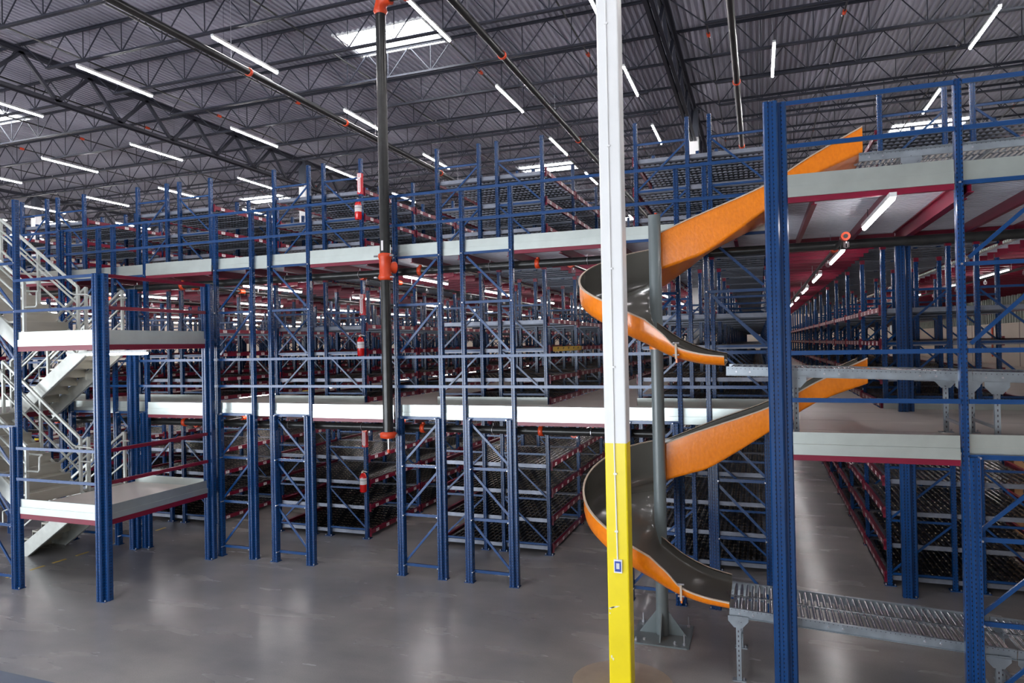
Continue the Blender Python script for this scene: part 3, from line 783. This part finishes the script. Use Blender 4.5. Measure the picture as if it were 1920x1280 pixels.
def chute(dz, label):
    t = thing('spiral_chute', label, 'chute', (PX, PY, dz), 'orange spiral chutes')
    def sec(ix, iy, ox, oy, it, ib, ob, ot):
        # returns section polyline: inner top .. floor with rounded corners .. outer top
        I = Vector((ix, iy, 0)); O = Vector((ox, oy, 0)); d = (O - I); L = d.length; d.normalize()
        pts = [(0, it), (0, ib + .035), (.006, ib + .014), (.02, ib + .004), (.05, ib)]
        pts += [(L * .35, ib + (ob - ib) * .3), (L * .65, ib + (ob - ib) * .7)]
        pts += [(L - .14, ob), (L - .07, ob + .02), (L - .02, ob + .07), (L, ob + .16), (L, ot)]
        if it - ib < .05: pts[1] = (0, ib + (it - ib) * .8)
        if ot - ob < .2: pts[-2] = (L, ob + (ot - ob) * .8); pts[-3] = (L - .02, ob + (ot - ob) * .4)
        return [I + d * min(max(u, 0), L) + Vector((0, 0, z)) for u, z in pts], d
    secs = []
    A = [(x, PY + PR, x, PY + 1.07, *v) for x, *v in smooth_tab(TA, 4)]
    Bq = []
    for a, *v in smooth_tab(TB, 5)[1:]:
        c, s_ = math.cos(math.radians(a)), math.sin(math.radians(a)); Bq.append((PX + (PR - .004) * c, PY + (PR - .004) * s_, PX + 1.08 * c, PY + 1.08 * s_, *v))
    Cq = [(x, PY - PR, x, PY - 1.08, *v) for x, *v in smooth_tab(TC, 4)[1:]]
    def skin(rows, part):
        R_ = []
        for ix, iy, ox, oy, it, ib, ob, ot in rows:
            pts, d = sec(ix, iy, ox, oy, it, ib, ob, ot); R_.append((pts, d))
        b = MB(); n = len(R_[0][0]); m_ = len(R_)
        inn = []; outt = []
        for pts, d in R_:
            for j, p in enumerate(pts):
                p = p - Vector((PX, PY, 0))
                if j <= 1: off = -d
                elif j >= n - 2: off = d
                elif j < 5: off = (-d * (1 - (j - 1) / 4) + Vector((0, 0, -1)) * ((j - 1) / 4)).normalized()
                elif j > n - 6: f = (j - (n - 6)) / 4; off = (d * min(f, 1) + Vector((0, 0, -1)) * max(0, 1 - f)).normalized()
                else: off = Vector((0, 0, -1))
                inn.append(tuple(p)); outt.append(tuple(p + off * .012))
        fs = []
        for i in range(m_ - 1):
            for j in range(n - 1): fs.append((i * n + j, i * n + j + 1, (i + 1) * n + j + 1, (i + 1) * n + j))
        b.add(inn, fs, M_chin, True); b.add(outt, [tuple(reversed(f)) for f in fs], M_chout, True)
        # rims
        for j in (0, n - 1):
            for i in range(m_ - 1):
                a_, c_ = Vector(inn[i * n + j]), Vector(inn[(i + 1) * n + j]); e_, g_ = Vector(outt[i * n + j]), Vector(outt[(i + 1) * n + j])
                da = (e_ - a_).normalized() * .028; u_ = Vector((0, 0, .006))
                vs = [a_ + u_, c_ + u_, c_ + da + u_, a_ + da + u_, a_ - u_ * 2, c_ - u_ * 2, c_ + da - u_ * 2, a_ + da - u_ * 2]
                b.add(vs, [(0, 1, 2, 3), (3, 2, 6, 7), (1, 0, 4, 5), (7, 6, 5, 4)], M_rim)
        for i in (0, m_ - 1):
            for j in range(n - 1): b.add([inn[i * n + j], inn[i * n + j + 1], outt[i * n + j + 1], outt[i * n + j]], [(0, 1, 2, 3)], M_rim)
        return b.build(part, t)
    rows = A + Bq + Cq
    cut = next(i for i, r in enumerate(rows) if i > len(A) + len(Bq) and r[0] >= -.985)
    nA = next(i for i, r in enumerate(rows) if r[0] <= -.95)
    skin(rows[:nA + 1], 'entry_trough'); skin(rows[nA:cut + 1], 'spiral_trough'); skin(rows[cut:], 'exit_trough')
    b = MB()   # bolted joint flange before the exit
    zt, zb = 4.18, 3.985
    b.box(-.98 - PX - .012, -.98 - PX + .012, -1.135, -1.085, zb, zt, M_rim); b.box(-.98 - PX - .01, -.98 - PX + .01, -1.08, -.1, zb - .05, zb - .005, M_chout)
    for z in (zb + .05, zb + .2): b.tube([(-.98 - PX - .04, -1.115, z), (-.98 - PX + .04, -1.115, z)], .012, M_bolt, 6)
    b.build('joint_flange', t)
    b = MB(); b.tube([(0, 0, 4.1), (0, 0, 4.3)], PR + .02, M_chout, 20); b.build('pole_sleeve', t)
    return t
chute(0, 'upper orange spiral slide dropping from the top deck to the middle conveyor')
chute(-3.05, 'lower orange spiral slide dropping from the middle deck to the floor conveyor')
t = thing('chute_pole', 'round grey steel pole carrying both orange spiral slides', 'pole', (PX, PY, 0))
b = MB(); b.tube([(0, 0, .02), (0, 0, 6.03)], PR, M_pole, 28); b.build('pole', t)
b = MB(); b.prism([(.40, -.37), (.40, .4), (-.40, .4), (-.40, -.4), (.37, -.4)], 0, .02, M_pole); b.build('base_plate', t)
for a in range(4):
    b = MB(); c, s_ = math.cos(a * PI / 2), math.sin(a * PI / 2); n_ = Vector((-s_, c, 0)) * .008
    tri = [Vector((c * PR * .9, s_ * PR * .9, .02)), Vector((c * .33, s_ * .33, .02)), Vector((c * PR * .9, s_ * PR * .9, .36))]
    b.add([p - n_ for p in tri] + [p + n_ for p in tri], [(0, 2, 1), (3, 4, 5), (0, 1, 4, 3), (1, 2, 5, 4), (2, 0, 3, 5)], M_pole); b.build('gusset', t)
for x, y, h_ in ((-.33, .33, .14), (.33, .33, .15), (.33, -.31, .15), (-.33, -.33, .05), (-.2, .2, .04), (.2, -.3, .04), (-.22, -.28, .03)):
    b = MB(); b.tube([(x, y, .02), (x, y, .045)], .022, M_bolt, 6); b.tube([(x, y, .045), (x, y, .02 + h_)], .01, M_bolt, 6); b.build('anchor_bolt', t)
b = MB(); b.tube([(.02, 0, 6.03), (.02, 0, 6.06)], .02, M_orange, 8); b.build('cap_bolt', t)

# ------------------------------------------------------------------ roller conveyors
ROL = MB(); ROL.tube([(0, 0, 0), (0, .42, 0)], .024, mat('chrome_roller', (206, 206, 206), .2, .95, var=.05), 10); ROL.tube([(0, -.03, 0), (0, .45, 0)], .006, M_bolt, 6); ROL = ROL.mesh('roller')
def conveyor(x0, x1, y0, z0, slope, label, legs, zfloor, pitch=.0715):
    t = thing('roller_conveyor', label, 'conveyor', (x0, y0, z0), 'gravity roller conveyors')
    L = x1 - x0
    t.rotation_euler.y = math.atan(slope)
    for y, nm in ((0, 'side_frame'), (.485, 'centre_rail'), (.96, 'side_frame')):
        b = MB()
        if nm == 'side_frame':
            s_ = 1 if y == 0 else -1
            b.box(0, L, y - .004, y + .004, -.1, .012, M_galv); b.box(0, L, min(y, y - s_ * .03), max(y, y - s_ * .03), .006, .012, M_galv); b.box(0, L, min(y, y - s_ * .03), max(y, y - s_ * .03), -.1, -.094, M_galv)
            if y == 0:
                n = int(L / .05)
                for i in range(n): b.box(.02 + i * .05, .03 + i * .05, -.0052, -.004, -.016, -.009, M_ink)
                x = .12
                while x < L: 
                    for q in (0, .16): b.tube([(x + q, -.014, -.05), (x + q, -.004, -.05)], .012, M_bolt, 6)
                    x += 1.0
        else: b.box(0, L, y - .018, y + .018, -.03, -.008, M_galv)
        b.build(nm, t)
    i = 0
    while .06 + i * pitch < L - .03:
        x = .06 + i * pitch
        place('roller', ROL, t, (x, .03, -.02)); place('roller', ROL, t, (x, .515, -.02)); i += 1
    b = MB()
    x = .5
    while x < L: b.box(x, x + .03, .005, .955, -.09, -.06, M_galv); x += 1.0
    b.build('cross_brace', t)
    return t
def support(x, y0, ztop, zf, label, feet=True, w=.96):
    t = thing('conveyor_stand', label, 'stand', (x, y0, zf), 'conveyor stands')
    h_ = ztop - zf
    for y in (0, w):
        b = MB(); b.box(-.028, .028, y - .02, y + .02, 0.01, h_ - .02, M_galv)
        for k in range(int(h_ / .06)): b.box(-.006, .006, y - .0212, y - .02, .06 + k * .06, .085 + k * .06, M_ink)
        lg = b.build('leg', t)
        b = MB(); b.prism([(-.12, h_ - .0), (-.12, h_ - .06), (-.05, h_ - .14), (.05, h_ - .14), (.12, h_ - .06), (.12, h_ - .0)][::-1] if False else [(-.12, h_ - .06), (-.05, h_ - .14), (.05, h_ - .14), (.12, h_ - .06), (.12, h_), (-.12, h_)], y - .026, y - .02, M_galv, 'y'); b.build('bracket', lg)
        if feet:
            b = MB(); b.box(-.08, .08, y - .04, y + .05, 0, .01, M_galv); b.tube([(.055, y, .01), (.055, y, .04)], .01, M_bolt, 6); b.build('foot', lg)
    for z in (.25, .62):
        if z < h_ - .15:
            b = MB(); b.bar((0, 0.02, h_ * z), (0, w - .02, h_ * z), .03, .03, M_galv); b.build('cross_bar', t)
    return t
YC = 8.9
conveyor(-.4, 2.6, YC, .885, .045, 'chrome roller conveyor leading right from the foot of the lower slide', None, 0)
conveyor(2.61, 5.6, YC, .885 - .045 * 3.01, .045, 'second floor level roller conveyor section at the right edge', None, 0)
conveyor(-.38, 2.25, YC + .05, 3.87, .03, 'roller conveyor on the middle deck leading from the foot of the upper slide', None, D1)
conveyor(2.26, 5.2, YC + .05, 3.87 - .03 * 2.64, .03, 'second middle deck roller conveyor section at the right edge', None, D1)
YT = 10.02
conveyor(1.3, 4.2, YT, 6.62, -.0, 'roller conveyor on the top deck feeding the upper orange slide', None, D2)
support(-.3, YC, .8, 0, 'perforated conveyor stand at the foot of the lower slide')
support(2.42, YC, .68, 0, 'perforated conveyor stand at the right below the floor conveyor'); support(2.72, YC, .66, 0, 'second perforated conveyor stand below the floor conveyor at the right edge')
support(.42, YC + .05, 3.76, D1, 'perforated stand of the middle conveyor behind the wide blue post')
support(2.2, YC + .05, 3.7, D1, 'left perforated stand of the middle conveyor beside the right post'); support(2.48, YC + .05, 3.69, D1, 'right perforated stand of the middle conveyor beside the right post')
support(1.9, YT, 6.52, D2, 'stand under the top deck conveyor')

# ------------------------------------------------------------------ extinguishers and signs
def extinguisher(z, zs, where):
    t = thing('fire_extinguisher', 'red fire extinguisher with white label hung on the rack post %s' % where, 'fire extinguisher', (-8.2, 12.98, z), 'fire extinguishers')
    b = MB(); b.tube([(0, 0, 0), (0, 0, .02), (0, 0, .34), (0, 0, .39), (0, 0, .42)], [.06, .075, .075, .055, .03], M_red, 18); cy = b.build('cylinder', t)
    b = MB(); b.tube([(0, 0, .17), (0, 0, .31)], .0765, M_white, 18, caps=False); b.tube([(0, 0, .255), (0, 0, .262)], .0775, M_black, 18, caps=False); b.build('label', cy)
    b = MB(); b.tube([(0, 0, .42), (0, 0, .46)], .022, M_brass, 10); b.tube([(.0, -.02, .44), (0, -.05, .44)], .016, M_white, 10); va = b.build('valve', t)
    b = MB(); b.bar((-.01, 0, .465), (.11, -.01, .44), .025, .012, M_white); b.bar((-.01, 0, .48), (.1, -.01, .5), .025, .01, M_black); b.build('handle', va)
    b = MB(); b.tube([(-.02, 0, .44), (-.07, -.01, .42), (-.088, -.01, .3), (-.086, 0, .1)], .011, M_black, 8); b.build('hose', t)
    b = MB(); b.box(-.03, .03, .055, .075, .1, .4, M_black); b.build('bracket', t)
    s_ = thing('extinguisher_sign', 'narrow red and white vertical extinguisher sign on the rack post %s' % where, 'sign', (-8.2, 13.045, zs), 'extinguisher signs')
    b = MB(); b.box(-.052, .052, -.006, 0, 0, .46, M_signred); b.box(.045, .052, 0, .08, 0, .46, M_signred); b.build('plate', s_)
    b = MB(); b.box(-.04, .03, -.008, -.006, .05, .36, M_white); b.box(-.05, .05, -.008, -.006, .36, .45, M_white)
    b.add([(-.03, -.008, .05), (.03, -.008, .05), (0, -.008, .015)], [(0, 2, 1)], M_white)
    for i in range(8): b.box(-.01, .01, -.009, -.008, .07 + i * .034, .09 + i * .034, M_signred)
    for i in range(3): b.box(-.035, .035, -.009, -.008, .375 + i * .024, .385 + i * .024, M_signred)
    b.build('printed_face', s_)
extinguisher(7.02, 7.6, 'on the top deck'); extinguisher(4.03, 4.93, 'on the middle deck'); extinguisher(1.05, 2.02, 'at floor level')

# ------------------------------------------------------------------ small things
t = thing('warning_tape', 'yellow warning tape with black arrows stuck on a burgundy beam', 'tape', (-3.905, YR + .2, D1 + 1.1))
b = MB(); b.box(.002, .004, 0, 2.35, -.045, .055, M_tape)
for i in range(5): b.box(.004, .005, .32 + i * .42, .36 + i * .42, -.01, .035, M_black); b.box(.004, .005, .36 + i * .42, .41 + i * .42, .015, .035, M_black)
b.build('tape_strip', t)
def carton(x, y, z, w, d, h, label):
    t = thing('cardboard_box', label, 'box', (x, y, z), 'cardboard boxes beyond the rightmost rack')
    b = MB(); b.box(0, w, 0, d, 0, h, M_card); b.build('carton', t)
    b = MB(); b.box(w / 2 - .03, w / 2 + .03, -.002, d + .002, h - .06, h + .002, M_tape); b.build('sealing_tape', t)
    b = MB(); cx, cz = w * .3, h * .55; r = h * .15
    for k in range(16):
        a, c = k * PI / 8, (k + 1) * PI / 8
        b.add([(cx + r * math.cos(a), -.003, cz + r * math.sin(a)), (cx + r * math.cos(c), -.003, cz + r * math.sin(c)), (cx + r * .8 * math.cos(c), -.003, cz + r * .8 * math.sin(c)), (cx + r * .8 * math.cos(a), -.003, cz + r * .8 * math.sin(a))], [(0, 1, 2, 3)], M_ink)
    b.add([(cx - r * .45, -.003, cz - r * .35), (cx + r * .45, -.003, cz - r * .35), (cx, -.003, cz + r * .5)], [(0, 1, 2)], M_ink); b.build('printed_mark', t)
    b = MB(); b.box(w * .6, w * .92, -.003, 0, h * .3, h * .7, M_white); b.box(w * .64, w * .82, -.004, -.003, h * .36, h * .42, M_ink); b.build('shipping_label', t)
bx = [(4.75, 16.2, .15, 'lower left cardboard box on the pallet'), (5.55, 16.2, .15, 'lower right cardboard box on the pallet'), (4.75, 16.2, .77, 'middle left cardboard box of the pallet stack'), (5.55, 16.2, .77, 'middle right cardboard box of the pallet stack'),
      (4.75, 16.2, 1.39, 'upper left cardboard box of the pallet stack'), (5.55, 16.2, 1.39, 'upper right cardboard box of the pallet stack'), (4.75, 16.2, 2.01, 'topmost left cardboard box of the pallet stack'), (5.55, 16.2, 2.01, 'topmost right cardboard box of the pallet stack')]
for x, y, z, lb in bx: carton(x, y, z, .76, .76, .6, lb)
b = MB()
for i in range(5): b.box(4.7 + i * .37, 4.8 + i * .37, 16.1, 17.1, .12, .145, M_card)
for y in (16.1, 16.55, 17.0): b.box(4.7, 6.3, y, y + .1, 0, .12, M_card)
tag(b.build('wooden_pallet'), 'wooden pallet under the stack of cardboard boxes', 'pallet')
b = MB(); b.box(0, .03, 0, .12, 0, 1.3, M_orange); b.box(0, .03, .12, 1.5, .2, 1.3, M_lampbody)
tag(b.build('wall_panel', None, (9.44, 34.5, 3.3)), 'grey panel with an orange edge on the cream right wall', 'panel')
rail((-3.4, 1.2, 3.37), (-.9, 1.2, 3.345), 'blurred dark blue rail close to the camera at the lower left corner', mat('dark_blue_paint', (16, 52, 84), .4), .05, .045)

# ------------------------------------------------------------------ world and render look
w = bpy.data.worlds.new('world'); SC.world = w; w.use_nodes = True
w.node_tree.nodes['Background'].inputs[0].default_value = (.75, .85, 1, 1); w.node_tree.nodes['Background'].inputs[1].default_value = 1.0
vs = SC.view_settings; vs.view_transform = 'Standard'; vs.look = 'None'; vs.gamma = 1; vs.use_curve_mapping = False; vs.exposure = 0.0
SC.cycles.use_denoising = True
SC.cycles.max_bounces = 6; SC.cycles.diffuse_bounces = 4; SC.cycles.glossy_bounces = 3; SC.cycles.sample_clamp_indirect = 6
